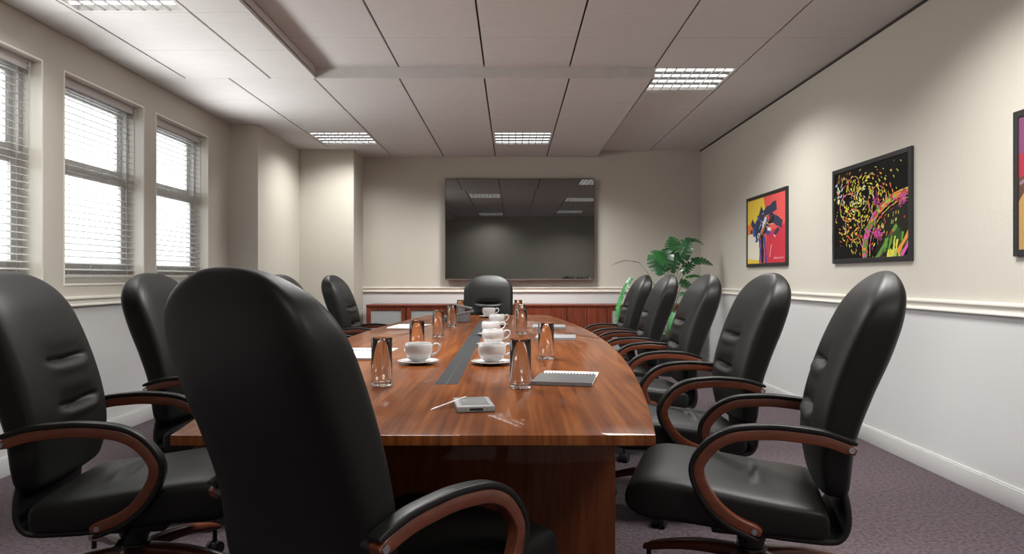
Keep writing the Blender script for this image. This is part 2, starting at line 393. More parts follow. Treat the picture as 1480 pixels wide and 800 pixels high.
# ------------------------------------------------------------------ conference chair
def make_chair(name):
    t = empty(name, (0, 0, 0))
    rear = [(.36, -.278), (.48, -.283), (.61, -.300), (.74, -.344), (.86, -.393), (.96, -.424), (1.04, -.437), (1.12, -.436)]
    front = [(.36, -.215), (.46, -.19), (.56, -.174), (.66, -.180), (.77, -.205), (.88, -.242), (.98, -.287), (1.05, -.327), (1.12, -.37)]
    ztop, zbot = 1.12, .435
    N = 72; rs = []
    zs = [zbot+(.93-zbot)*k/70 for k in range(71)]+[.93+.19*(1-(1-k/34)**2.2) for k in range(1, 35)]
    for z in zs:
        s = ztop-z
        w = .259
        if s < .18: w *= max(1e-3, 1-(1-s/.18)**2.3)**(1/2.3)
        vf, vr = lerp_tab(front, z), lerp_tab(rear, z)
        c, d = (vf+vr)/2, (vf-vr)/2
        if s < .085:
            q = max(1e-3, 1-(1-s/.085)**2.3)**(1/2.3); d *= q; c -= (1-q)*.008
        sb = z-zbot
        if sb < .03:
            q = max(.05, 1-(1-sb/.03)**2)**.5; d *= .55+.45*q
        if sb < .13: w *= .80+.20*(1-(1-sb/.13)**2)**.5
        ring = []
        for k in range(N):
            x, y = sell(w, d, 4.4, k, N)
            if y > 0:
                y += .012*(1-(x/.26)**2)*sm(.02, .12, s)*(y/d)          # padded front
                fr = (y/d) if d > 0 else 0
                for z0, amp in ((.818, 1), (.672, 1.15)):
                    zz = z-z0-.012*(x/.14)**2
                    win = 1-sm(.085, .15, abs(x))
                    y += fr*win*amp*1.25*(-.019*math.exp(-(zz/.010)**2)-.008*math.exp(-((zz-.02)/.03)**2)*(zz > 0)+.005*math.exp(-((zz+.026)/.017)**2))
            ring.append(Vector((x, c+y, z)))
        rs.append(ring)
    b = MB(); b.rings(rs); b.build('backrest', M['leather'], t, sharp=80)
    # seat cushion, lofted front to back
    rs = []
    vs = [-.215+.06*(1-math.cos(PI/2*k/8)) for k in range(9)]+[-.155+.435*k/44 for k in range(1, 45)]+[.28+.115*math.sin(PI/2*k/14) for k in range(1, 15)]
    for v in vs:
        zt = .412+.05*sm(-.22, .36, v); zb = .30+.012*sm(0, .25, v)
        w = .262; c = (zt+zb)/2; h = (zt-zb)/2
        if v < -.155: q = max(.02, 1-((-.155-v)/.06)**3)**(1/3); h *= .35+.65*q; w *= .93+.07*q
        if v > .28: q = max(.002, 1-((v-.28)/.116)**2.4)**(1/2.4); h *= .02+.98*q; w *= .88+.12*q; c -= (1-q)*.006
        ring = []
        for k in range(N):
            x, z = sell(w, h, 6.5, k, N)
            if z > 0:
                fr = z/h if h else 0
                z += fr*.012*(1-(x/.27)**2)*sm(.40, .25, v)*sm(-.215, -.1, v)
                vv = v-.005-.015*(x/.14)**2; win = 1-sm(.075, .14, abs(x))
                z += fr*win*1.5*(-.014*math.exp(-(vv/.009)**2)+.010*math.exp(-((vv+.030)/.02)**2)-.004*math.exp(-((vv-.03)/.03)**2))
            ring.append(Vector((x, v, c+z)))
        rs.append(ring)
    b = MB(); b.rings(rs); b.build('seat', M['leather'], t, sharp=80)
    # curled back shell joining seat and back
    path = catmull([(-.235, .52), (-.252, .47), (-.266, .42), (-.271, .37), (-.266, .33), (-.248, .303), (-.22, .293), (-.16, .29), (-.05, .29)], 5)
    def band(path, w0, w1, t0, t1, off=0.0, n=12, endround=True, x0=0.0, q=5):
        # ribbon with rounded edges following a path in the (v, z) plane
        rs = []; L_ = len(path)
        for i, p in enumerate(path):
            d = (path[min(i+1, L_-1)]-path[max(i-1, 0)]).normalized(); nrm = Vector((d.y, -d.x)) if False else Vector((-d.y, d.x))
            u = i/(L_-1); w = w0+(w1-w0)*u; th = t0+(t1-t0)*u
            k = 1.0
            if endround:
                e = min(i, L_-1-i); k = (.55, .86, 1)[min(e, 2)]
            ring = []
            for j in range(n*2):
                a, c_ = sell(w, th/2*k, q, j, n*2)
                v_ = p+nrm*(off+c_); ring.append(Vector((x0+a, v_.x, v_.y)))
            rs.append(ring)
        return rs
    b = MB(); b.rings(band(path, .225, .20, .030, .028)); b.build('back_shell', M['plastic'], t, sharp=60)
    # armrests: bent wood loops with a black pad on the outside
    outer = [(-.285, .624), (-.205, .648), (-.12, .657), (-.045, .658), (.055, .645), (.125, .611), (.172, .558), (.19, .512), (.183, .463), (.157, .413), (.118, .365), (.062, .327), (-.012, .300)]
    pth = catmull([Vector(p) for p in outer], 6)
    for sx in (-1, 1):
        x0 = sx*.279
        def offs(o_, p_=pth):
            r_ = []
            for i, p in enumerate(p_):
                d = (p_[min(i+1, len(p_)-1)]-p_[max(i-1, 0)]).normalized(); r_.append(p+Vector((d.y, -d.x))*o_)
            return r_
        w_ = offs(.0305); w_[0] = w_[0]+Vector((-.004, -.002))
        b = MB(); rr = band(w_, .0165, .0165, .032, .032, 0, 10, True, x0, q=9)
        b.rings(rr); a = b.build('armrest', M['armwood'], t, sharp=50)
        b = MB(); b.rings(band(offs(.0075), .0185, .0185, .017, .016, 0, 10, True, x0)); b.build('armrest_pad', M['pad'], a, sharp=60)
        for v, z in ((-.268, .5985), (-.002, .3335)):
            b = MB(); b.cyl((x0+sx*.013, v, z), (x0+sx*.020, v, z), .0095, .0085, 20); b.build('bolt', M['chrome'], a)
        b = MB(); b.cyl((sx*.225, -.268, .5985), (x0-sx*.015, -.268, .5985), .014, n=12); b.build('arm_mount', M['plastic'], a)
        b = MB(); b.cyl((sx*.2, -.002, .3335), (x0-sx*.015, -.002, .3335), .014, n=12); b.build('arm_mount', M['plastic'], a)
    # mechanism, gas column and star base
    b = MB(); b.box(-.10, .10, -.17, .13, .245, .302, None, .012); b.box(-.16, .16, -.05, .05, .28, .305, None, .006)
    b.cyl((.08, .02, .27), (.24, .04, .262), .006, n=8); b.cyl((.22, .037, .263), (.27, .043, .261), .010, n=10)
    b.build('tilt_mechanism', M['plastic'], t)
    b = MB(); b.lathe([(.055, .25), (.05, .22), (.034, .17), (.032, .10), (.02, .09)], n=24, cap0=True, cap1=True); b.build('gas_column', M['mech'], t)
    b = MB(); b.lathe([(.0, .185), (.05, .185), (.056, .17), (.056, .12), (.04, .10), (0, .10)], n=28); sb = b.build('star_base', M['plastic'], t)
    for k in range(5):
        T = Matrix.Rotation(R(72*k+6), 4, 'Z')
        b = MB(); rs = []
        for i in range(13):
            u = i/12; x = .045+.335*u; z = .158-.05*u+.016*math.sin(PI*u); w = .033-.011*u; h = .023-.009*u
            if i == 12: w *= .7; h *= .6
            rs.append([T @ Vector((x, *((lambda p: (p[0], z+p[1]))(sell(w, h, 3.5, j, 16))))) for j in range(16)])
        b.rings(rs); lg = b.build('leg', M['armwood'], sb, sharp=60)
    for k in range(5):
        T = Matrix.Rotation(R(72*k+6), 4, 'Z')
        b = MB(); c = T @ Vector((.362, 0, 0)); d = T @ Vector((0, 1, 0))
        b.cyl(c+Vector((0, 0, .05)), c+Vector((0, 0, .10)), .009, n=10)
        for s_ in (-1, 1): b.cyl(c+d*(s_*.008)+Vector((0, 0, .028)), c+d*(s_*.024)+Vector((0, 0, .028)), .028, .026, 20)
        b.cyl(c-d*.009+Vector((0, 0, .03)), c+d*.009+Vector((0, 0, .03)), .022, n=14)
        b.build('caster', M['plastic'], sb)
    return t
chair = make_chair('conference_chair')
index_kids()
CH = [  # x, y, rz, label
    (.818, 2.334, 72, 'black leather chair nearest the camera on the wall side, its whole side in view'),
    (.845, 3.31, 88, 'black leather chair on the picture wall side, second from the camera'),
    (.855, 4.37, 89, 'black leather chair on the picture wall side, third from the camera'),
    (.82, 5.31, 88, 'black leather chair on the picture wall side, fourth from the camera'),
    (.815, 6.24, 90, 'black leather chair on the picture wall side, last one before the plant'),
    (-1.308, 2.369, -81, 'black leather chair nearest the camera on the window side, cut by the left picture edge'),
    (-1.36, 3.33, -90, 'black leather chair on the window side, second from the camera, before the middle window'),
    (-1.33, 4.12, -90, 'black leather chair on the window side, third from the camera, behind the large near chair'),
    (-1.29, 4.98, -92, 'black leather chair on the window side, fourth along, only its top showing'),
    (-1.255, 6.24, -94, 'black leather chair on the window side, farthest along, in front of the pilaster'),
    (-.25, 6.90, 180, 'black leather chair at the far head of the table facing the camera below the screen'),
    (-.308, 1.65, -37, 'large black leather chair at the near end of the table, seen from behind'),
]
for i, (x, y, rz, lb) in enumerate(CH):
    o = chair if i == 0 else dup(chair)
    o.location = (x, y, 0); o.rotation_euler = (0, 0, R(rz)); tag(o, lb, 'chair', 'leather chairs round the table')

# ------------------------------------------------------------------ table
ZT = .72; TX = -.2375; TY0, TY1 = 1.64, 6.82; TYM = (TY0+TY1)/2
def half(y): return .583+.21*(1-((y-TYM)/(TY1-TYM))**2)
tb = tag(empty('conference_table', (TX, TYM, 0)), 'long boat-shaped glossy orange-brown wooden conference table in the middle of the room', 'table')
b = MB(); n = 40
def outline(z, ins):
    L_ = []
    for k in range(n+1):
        y = TY0+ins+(TY1-TY0-2*ins)*k/n; L_.append(Vector((half(y)-ins, y-TYM, z)))
    for k in range(n, -1, -1):
        y = TY0+ins+(TY1-TY0-2*ins)*k/n; L_.append(Vector((-half(y)+ins, y-TYM, z)))
    return L_
b.rings([outline(ZT-.027, .004), outline(ZT-.024, 0), outline(ZT-.0018, 0), outline(ZT-.0005, .0006), outline(ZT, .002)])
b.build('tabletop', M['table'], tb, sharp=25)
CX = -.234-TX; CY0, CY1 = 2.42-TYM, 5.88-TYM
b = MB(); b.box(CX-.042, CX+.042, CY0, CY1, ZT-.002, ZT+.0003, M['channelgap'])
for s_ in (-1, 1):
    for k in range(3):
        a0, a1 = CY0+(CY1-CY0)*k/3+.0015, CY0+(CY1-CY0)*(k+1)/3-.0015
        b.box(CX+(.0025 if s_ > 0 else -.041), CX+(.041 if s_ > 0 else -.0025), a0, a1, ZT-.001, ZT+.0007, M['channel'])
b.build('cable_channel', None, tb)
for ya, yb in ((2.16-TYM, 2.24-TYM), (6.22-TYM, 6.30-TYM)):
    b = MB(); b.box(-.565, .565, ya, yb, .07, ZT-.027, None, .004); b.box(-.575, .575, ya-.012, yb+.012, 0, .07, None, .004)
    b.build('leg_panel', M['tableleg'], tb)
b = MB(); b.box(-.03, .03, 2.24-TYM, 6.22-TYM, .15, ZT-.027, None, .003); b.build('spine_panel', M['tableleg'], tb)

# ------------------------------------------------------------------ things on the table
def tumbler():
    t = empty('water_glass', (0, 0, 0)); r = .0365; h = .167; w = .002
    b = MB(); b.lathe([(0, .0), (r-.003, .0), (r-.0008, .0012), (r, .004), (r, h-.001), (r-.0008, h), (r-w+.0006, h), (r-w, h-.001), (r-w, .016), (r-w-.004, .012), (0, .0115)], n=48)
    bmesh.ops.remove_doubles(b.bm, verts=b.bm.verts[:], dist=1e-6)
    b.build('tumbler', M['glass'], t, sharp=50)
    b = MB(); rw = r-w+.0004; b.lathe([(0, .0112), (rw-.0045, .0117), (rw, .0158), (rw, h-.007), (0, h-.007)], n=48)
    bmesh.ops.remove_doubles(b.bm, verts=b.bm.verts[:], dist=1e-6)
    b.build('water', M['water'], t, sharp=50)
    return t
g0 = tumbler()
def teacup():
    t = empty('teacup', (0, 0, 0))
    b = MB()
    out = [(0, .002), (.027, .002), (.029, .0), (.031, .002), (.031, .006), (.043, .014), (.054, .027), (.0605, .042), (.0625, .056), (.061, .070), (.0575, .081)]
    inn = [(.0565, .0825), (.055, .081), (.0585, .070), (.0598, .056), (.0578, .043), (.0515, .029), (.040, .017), (.025, .011), (0, .010)]
    b.lathe(out+inn, n=48); bmesh.ops.remove_doubles(b.bm, verts=b.bm.verts[:], dist=1e-6)
    b.build('bowl', M['china'], t, sharp=60)
    b = MB(); pts = catmull([(.058, 0, .068), (.070, 0, .077), (.085, 0, .077), (.093, 0, .066), (.089, 0, .050), (.076, 0, .037), (.057, 0, .031)], 6)
    b.tube(pts, .0048, 10); b.build('handle', M['china'], t, sharp=60)
    return t
def saucer():
    b = MB()
    b.lathe([(0, .003), (.03, .003), (.034, 0), (.038, 0), (.042, .003), (.070, .0075), (.088, .0125), (.091, .0150), (.0885, .0158), (.068, .0105), (.042, .0075), (0, .0075)], n=56)
    bmesh.ops.remove_doubles(b.bm, verts=b.bm.verts[:], dist=1e-6)
    return b.build('saucer', M['china'], None, sharp=60)
c0 = teacup(); s0 = saucer()
index_kids()
GL = [(-.458, 2.40, 'water glass nearest the large chair, left of the front left teacup'), (-.465, 3.34, 'water glass standing just behind the front left teacup'),
      (-.467, 4.33, 'third water glass back in the left row, before the phone'), (-.462, 5.22, 'water glass standing right in front of the grey phone'),
      (-.475, 6.34, 'water glass at the far end behind the grey phone'),
      (.029, 2.35, 'water glass beside the nearest grey notepad, in front of the teacup row'), (.158, 3.17, 'water glass in front of the two farther grey notepads'),
      (.064, 4.54, 'nearest of the three water glasses lined up right of the far teacups'), (.072, 5.30, 'middle of the three water glasses lined up right of the far teacups'), (.058, 6.33, 'rearmost of the three water glasses lined up right of the far teacups')]
for i, (x, y, lb) in enumerate(GL):
    o = g0 if i == 0 else dup(g0); o.location = (x, y, ZT); tag(o, 'clear cylindrical '+lb, 'glass', 'water glasses on the table')
CU = [(-.411, 3.0, 'beside the cable channel, alone on the left', 8), (-.0875, 2.98, 'at the front of the row right of the cable channel', 12), (-.1045, 3.76, 'second in the row right of the cable channel', 4),
      (-.137, 4.45, 'third in the row right of the cable channel', -4), (-.118, 5.3, 'fourth in the row right of the cable channel', 6), (-.218, 6.42, 'last in the row, at the far end', 0)]
for i, (x, y, lb, a) in enumerate(CU):
    o = c0 if i == 0 else dup(c0); o.location = (x, y, ZT+.0076); o.rotation_euler.z = R(a); tag(o, 'round white china teacup '+lb, 'cup', 'teacups on the table')
    o = s0 if i == 0 else dup(s0); o.location = (x, y, ZT); tag(o, 'white saucer under the teacup '+lb, 'saucer', 'saucers on the table')

def notepad(grey, label, x, y, rz, w=.21, h=.235, flap=.075):
    t = tag(empty('spiral_notepad', (x, y, ZT+.001), R(rz)), label, 'notepad', 'spiral notepads on the table')
    b = MB(); b.box(-w/2, w/2, 0, h, 0, .003, None, .001); b.build('back_cover', M['greyedge_litpage'], t)
    b = MB(); b.box(-w/2+.002, w/2-.002, .002, h-.002, .003, .0105, None, .0008, 1); b.build('pages', M['paper'], t)
    b = MB()
    if grey:
        b.box(-w/2, w/2, 0, h, .0105, .0125, None, .0008, 1); b.build('page_shade', M['pageshade'] if grey > 1 else M['greyedge_litpage'], t)  # same page as the white pads, its shading painted on in grey
        b = MB(); b.box(-w/2, w/2, -.002, 0, .0, .0125); b.build('spine_edge', M['greyedge_litpage'], t)
    b = MB(); b.box(-w/2, w/2, h+.012, h+.012+flap, 0, .0015); b.build('flipped_page', M['paper'], t)
    b = MB(); nr = 17
    for k in range(nr):
        xx = -w/2+.012+(w-.024)*k/(nr-1)
        b.tube([(xx, h+.004+.008*math.cos(a), .0085+.0065*math.sin(a)) for a in [2*PI*j/12 for j in range(13)]], .0017, 6)
    b.build('spiral', M['wire'], t)
    b = MB()
    for k in range(nr):
        xx = -w/2+.012+(w-.024)*k/(nr-1); zt = .0126 if grey else .0106
        b.box(xx-.003, xx+.003, h-.012, h-.004, zt, zt+.0003)
    b.build('punch_holes', M['hole'], t)
notepad(2, 'spiral notepad with page shade painted grey, nearest the camera, right of the front water glass', .172, 2.385, -11, .215, .215, .13)
notepad(True, 'spiral notepad with page shade painted light grey, in the middle of the right-hand three, behind the second water glass', .262, 4.12, -5, .245, .25)
notepad(True, 'spiral notepad with page shade painted light grey, farthest along the right side of the table', .272, 5.02, -3, .245, .27)
notepad(False, 'white spiral notepad beside the large near chair and front left glass', -.755, 3.12, -3, .25, .30, .2)
notepad(False, 'white spiral notepad at the left table edge before the phone', -.80, 4.98, -4, .235, .38, .1)

# hand-held organiser and stylus
t = tag(empty('pocket_organiser', (-.113, 1.995, ZT), R(9)), 'small silver pocket organiser lying on the near end of the table', 'handheld device')
b = MB(); b.box(-.054, .054, -.0775, .0775, 0, .0165, None, .004, 3); b.build('body', M['pda'], t)
b = MB(); b.box(-.039, .039, -.052, .066, .0163, .0172, None, .0004, 1); b.build('screen', M['pdascreen'], t)
b = MB(); b.box(-.041, .041, .0645, .0665, .0164, .0180); b.box(.039, .041, -.054, .066, .0164, .018); b.box(-.041, -.039, -.054, .066, .0164, .018); b.box(-.041, .041, -.054, -.052, .0164, .018); b.build('screen_rim', M['pda'], t)
b = MB(); b.box(-.018, .02, -.0785, -.0770, .005, .0115); b.build('connector_slot', M['hole'], t)
b = MB()
for x in (-.03, .032): b.cyl((x, -.0783, .009), (x, -.0772, .009), .0012, n=10)
b.build('pin_hole', M['hole'], t)
b = MB(); p0, p1 = Vector((-.232, 1.946, ZT+.0012)), Vector((-.138, 2.045, ZT+.0215)); d = (p1-p0)
b.tube([p0, p0+d*.04, p0+d*.1, p0+d*.9, p1], [.0007, .0016, .0026, .0027, .0024], 12)
tag(b.build('stylus', M['stylus']), 'thin pale stylus leaning on the pocket organiser', 'stylus')

# conference phone
t = tag(empty('conference_phone', (-.46, 5.78, ZT+.0008), R(-6)), 'dark grey desk phone with angled arms behind the left row of glasses', 'phone')
def slab(x0, z0, x1, z1, y0, y1, th):
    d = Vector((x1-x0, 0, z1-z0)); L_ = d.length; a = math.atan2(d.z, d.x)
    q = MB(); q.box(0, L_, y0, y1, -th/2, th/2, None, .006, 3, Matrix.Translation((x0, 0, z0)) @ Matrix.Rotation(-a, 4, 'Y')); return q
slab(-.13, .034, .142, .094, -.05, -.005, .02).build('handset', M['phone'], t)
slab(-.075, .143, .11, .108, .07, .12, .018).build('display_arm', M['phone'], t)
b = MB(); b.box(.03, .10, -.045, .03, 0, .072, None, .006); b.box(-.01, .03, .07, .115, .0, .115, None, .006); b.build('stand', M['phone'], t)
b = MB(); b.box(-.135, -.095, -.05, .10, 0, .045, None, .006); b.box(-.12, .08, -.02, .12, 0, .018, None, .005); b.build('base', M['phone'], t)

# ------------------------------------------------------------------ sideboard
CX0, CX1, CYF, CZ = -1.74, 2.09, 8.13, .77
t = tag(empty('sideboard', ((CX0+CX1)/2, 8.36, 0)), 'long low reddish wooden sideboard along the far wall under the screen', 'sideboard')
ox, oy = (CX0+CX1)/2, 8.36
b = MB(); b.box(CX0+.006-ox, CX1-.006-ox, CYF+.022-oy, 8.583-oy, .06, CZ-.025); b.box(CX0+.03-ox, CX1-.03-ox, CYF+.06-oy, 8.57-oy, 0, .06); b.build('carcass', M['credwood'], t)
b = MB(); b.box(CX0-ox, CX1-ox, CYF-.006-oy, 8.586-oy, CZ-.025, CZ, None, .003); b.build('top', M['credwood'], t)
dw = (CX1-CX0)/8
for k in range(8):
    xa, xb = CX0+dw*k+.004-ox, CX0+dw*(k+1)-.004-ox; ya, yb = CYF-oy, CYF+.021-oy; za, zb = .065, CZ-.028
    b = MB()
    if k in (0, 1, 6, 7):
        s_ = .055
        b.box(xa, xa+s_, ya, yb, za, zb, None, .002); b.box(xb-s_, xb, ya, yb, za, zb, None, .002)
        b.box(xa+s_, xb-s_, ya, yb, zb-s_*.75, zb, None, .002); b.box(xa+s_, xb-s_, ya, yb, za, za+s_, None, .002)
        d = b.build('door', M['credwood'], t)
        b = MB(); b.box(xa+s_-.004, xb-s_+.004, ya+.006, yb-.006, za+s_-.004, zb-s_*.75+.004); b.build('frosted_pane', M['frost'], d)
    else:
        b.box(xa, (xa+xb)/2-.0015, ya, yb, za, zb, None, .002); b.box((xa+xb)/2+.0015, xb, ya, yb, za, zb, None, .002); b.build('door', M['credwood'], t)

# ------------------------------------------------------------------ wall screen
t = tag(empty('wall_screen', (.095, 8.6, 1.066)), 'large black glossy flat screen mounted on the far wall', 'television')
w, h = .93, 1.264
b = MB(); b.box(-w, w, -.085, -.035, 0, h, None, .004); b.box(-.5, .5, -.035, -.002, .25, 1.0, None, .01); b.build('casing', M['bezel'], t)
b = MB(); b.box(-w+.006, w-.006, -.0885, -.0855, .012, h-.006, None, .001, 1); b.build('display', M['tvblack'], t)
b = MB(); b.box(-w, w, -.0895, -.084, -.004, .011, None, .001, 1); b.box(-.09, .09, -.0895, -.05, -.012, .002, None, .004); b.build('bottom_trim', M['bezel2'], t)

# ------------------------------------------------------------------ pictures on the right wall (u along the wall away from left edge, v downward)
def picture(yl, yr, z0, z1, label, draw):
    w, h = yl-yr, z1-z0; fw = .032
    t = tag(empty('framed_picture', (XR-.001, (yl+yr)/2, z0)), label, 'picture', 'pictures on the right wall')
    b = MB(); Y = w/2
    for a in ((-Y, -Y+fw, 0, h), (Y-fw, Y, 0, h), (-Y+fw, Y-fw, 0, fw), (-Y+fw, Y-fw, h-fw, h)): b.box(-.018, 0, a[0], a[1], a[2], a[3], None, .002, 1)
    b.build('frame', M['pictureframe'], t)
    iw, ih = w-2*fw+.004, h-2*fw+.004
    cv = MB(); lay = [0]
    def pt(u, v): return Vector((-.0125-lay[0]*.000006, iw/2-iw*max(0, min(1, u)), fw-.002+ih*(1-max(0, min(1, v)))))
    def add(pts, m):
        q = []
        for p in pts:
            c = pt(*p)
            if not q or (c-q[-1]).length > 1e-5: q.append(c)
        if len(q) > 2 and (q[0]-q[-1]).length < 1e-5: q.pop()
        if len(q) < 3: return
        lay[0] += 1
        try: cv.poly([Vector((-.0125-lay[0]*.000006, c.y, c.z)) for c in q], m)
        except ValueError: pass
    draw(add, iw/ih)
    cv.box(-.0125, -.003, -iw/2, iw/2, fw-.002, fw-.002+ih, flat('backing', (.02, .02, .02)))
    cv.build('print', None, t, recalc=False)
def stroke(add, u, v, L_, wd, a, m, asp, n=5, jag=.3):
    c, s_ = math.cos(a), math.sin(a); top, bot = [], []
    for k in range(n+1):
        q = (k/n-.5)*L_; hw_ = wd/2*(1+random.uniform(-jag, jag)); bend = .12*L_*((k/n-.5)**2)
        top.append((u+(c*q-s_*(hw_+bend))/asp, v+s_*q+c*(hw_+bend))); bot.append((u+(c*q+s_*(hw_-bend))/asp, v+s_*q-c*(hw_-bend)))
    add(top+bot[::-1], m)
def ell(add, u, v, ru, rv, m, n=20, a=0):
    c, s_ = math.cos(a), math.sin(a)
    add([(u+c*ru*math.cos(2*PI*k/n)-s_*rv*math.sin(2*PI*k/n), v+s_*ru*math.cos(2*PI*k/n)+c*rv*math.sin(2*PI*k/n)) for k in range(n)], m)
def draw_abstract(add, asp):
    yel, red, crim, ora, crm = flat('paint_yellow', (.78, .56, .06)), flat('paint_red', (.72, .10, .09)), flat('paint_crimson', (.55, .035, .06)), flat('paint_orange', (.75, .20, .04)), flat('paint_cream', (.74, .69, .58))
    nav, blu, blk, wht = flat('paint_navy', (.035, .045, .085)), flat('paint_blue', (.03, .08, .33)), flat('paint_black', (.015, .015, .018)), flat('paint_white', (.72, .72, .72))
    add([(0, 0), (1, 0), (1, 1), (0, 1)], red)
    add([(0, 0), (.45, 0), (.5, .2), (.42, .34), (.25, .45), (0, .48)], yel)
    add([(0, .38), (.2, .36), (.26, .46), (.2, .6), (0, .6)], ora)
    add([(.55, .55), (1, .45), (1, 1), (.5, 1)], crim)
    add([(0, .54), (.2, .52), (.34, .62), (.36, .8), (.33, 1), (0, 1)], crm)
    add([(0, .92), (.35, .95), (.35, 1), (0, 1)], yel)
    for a in ((.58, .22, .62, .15, -.22), (.76, .38, .50, .16, .28), (.33, .33, .42, .15, -.75), (.22, .48, .42, .11, .85), (.78, .55, .20, .07, -.35), (.12, .5, .1, .07, .2), (.5, .3, .4, .06, -.5)):
        stroke(add, *a, nav, asp)
    for k in range(22):
        stroke(add, random.gauss(.46, .12), random.gauss(.47, .08), random.uniform(.12, .30), random.uniform(.03, .075), random.uniform(-1.6, 1.6), random.choice([blu, nav, blu, blk]), asp)
    for k in range(20):
        stroke(add, random.gauss(.47, .17), random.gauss(.45, .11), random.uniform(.05, .16), random.uniform(.006, .016), random.uniform(-1.2, .6), random.choice([wht, wht, yel, red]), asp)
    stroke(add, .47, .38, .2, .055, -.7, wht, asp); stroke(add, .6, .5, .12, .05, .1, wht, asp); stroke(add, .31, .57, .1, .04, -.8, wht, asp)
    stroke(add, .42, .78, .42, .10, 1.5, blk, asp); stroke(add, .5, .8, .40, .07, 1.42, blu, asp); stroke(add, .34, .66, .2, .05, 1.3, nav, asp); stroke(add, .36, .82, .35, .05, 1.6, blu, asp)
    stroke(add, .63, .82, .2, .012, -1.25, wht, asp); stroke(add, .38, .52, .4, .012, -.75, wht, asp); stroke(add, .58, .72, .3, .01, 1.7, red, asp)
    x = .72
    for k in range(13):                                        # the illegible signature
        hgt = random.choice([.018, .03, .018, .024]); stroke(add, x, .93-hgt/2+.01, hgt, .006, 1.45+random.uniform(-.3, .3), wht, asp, 2, .1)
        if k % 3 == 0: stroke(add, x+.008, .935, .018, .005, .1, wht, asp, 2, .1)
        x += .0175
def draw_bubbles(add, asp):
    blk = flat('photo_black', (.004, .004, .004), .3)
    pal = [flat('glow_yellow', (.75, .68, .08)), flat('glow_orange', (.75, .28, .05)), flat('glow_red', (.55, .06, .08)), flat('glow_pink', (.65, .10, .42)), flat('glow_green', (.12, .30, .05)), flat('glow_lime', (.45, .55, .10)), flat('glow_white', (.7, .72, .65))]
    blu = flat('glow_blue', (.25, .35, .7)); dg = flat('glow_dark_green', (.03, .085, .02)); dr = flat('glow_dark_orange', (.16, .06, .02))
    add([(0, 0), (1, 0), (1, 1), (0, 1)], blk)
    # large bubble glow at the lower right
    ell(add, 1.03, .92, .55/asp*1.15, .58, flat('bubble_dark', (.012, .012, .006)), 40)
    for k in range(9): stroke(add, .78+.03*k*(-1)**k*.5, .80+.018*k, .34, .05, -.8, random.choice([dg, dg, dr, pal[4]]), asp)
    def ring(u, v, ru, rv, wd, n=44, a0=0):
        for k in range(n):
            a, a2 = 2*PI*k/n, 2*PI*(k+1.05)/n
            for q, ww in ((1, wd), (.93, wd*.5)):
                m = random.choice([pal[1], pal[3], pal[4], pal[2], pal[1], pal[5]][int((math.sin(a*2+a0+q*9)*.5+.5)*3.99):][:3])
                if q < 1 and k % 3: continue
                p = [(u+ru*q*math.cos(a), v+rv*q*math.sin(a)), (u+ru*q*math.cos(a2), v+rv*q*math.sin(a2)), (u+ru*(q-ww)*math.cos(a2), v+rv*(q-ww)*math.sin(a2)), (u+ru*(q-ww)*math.cos(a), v+rv*(q-ww)*math.sin(a))]
                if all(-.02 <= c[0] <= 1.02 and -.02 <= c[1] <= 1.02 for c in p): add(p, m)
    # spiral of light dashes
    for k in range(470):
        r = abs(random.gauss(.27, .14)); a = random.uniform(0, 2*PI)
        u, v = .40+r*1.15*math.cos(a), .36+r*1.1*math.sin(a)
        if not (.02 < u < .98 and .02 < v < .98): continue
        if v < .3 and u > .75 and random.random() < .5: continue
        m = pal[0] if r < .24 else random.choice([pal[0], pal[1], pal[5], pal[2]])
        if r < .16 and random.random() < .4: m = random.choice([pal[6], pal[5]])
        stroke(add, u, v, random.uniform(.015, .05), random.uniform(.008, .018), a+1.2, m, asp, 2, .2)
    for k in range(28):
        u, v = random.gauss(.08, .05), random.gauss(.24, .10)
        if 0 < u < .3 and 0 < v < .5: ell(add, u, v, .008, .012, random.choice([pal[6], blu]), 7)
    for k in range(46):
        v = random.uniform(.62, .97); u = .1+(v-.6)*.7*random.uniform(0, 1)+random.uniform(0, .28)
        if u < .48: stroke(add, u, v, .035, .01, 1.1, random.choice([pal[5], pal[0], pal[1]]), asp, 2, .2)
    ring(.30, .18, .085, .10, .09); ring(.22, .42, .13, .16, .07, a0=1); ring(.30, .62, .125, .18, .07, a0=2); ring(.63, .40, .125, .15, .07, a0=3)
    for q_, w_, n_, a_ in ((.60, .030, 120, 1.5), (.578, .045, 110, 2.5), (.548, .03, 100, .5), (.50, .018, 90, 3)): ring(1.03, .92, q_, q_*.975, w_, n_, a_)
    for cu, cv_, n in ((.95, .44, 22), (.63, .75, 26), (.62, .41, 12)):
        for k in range(n):
            a = 2*PI*k/n; L_ = random.uniform(.03, .11)
            uu, vv = cu+math.cos(a)*L_*.6, cv_+math.sin(a)*L_*.6
            if uu < .98: stroke(add, uu, vv, L_, .007, a, random.choice([pal[3], pal[3], pal[2]]), asp, 2, .2)
    for k in range(20): stroke(add, random.uniform(.70, .95), random.uniform(.8, .98), .09, .03, -1.3, random.choice([pal[0], pal[5], pal[4]]), asp, 3)
    stroke(add, .95, .86, .3, .05, -.75, pal[1], asp); stroke(add, .97, .93, .2, .05, -.75, pal[3], asp)
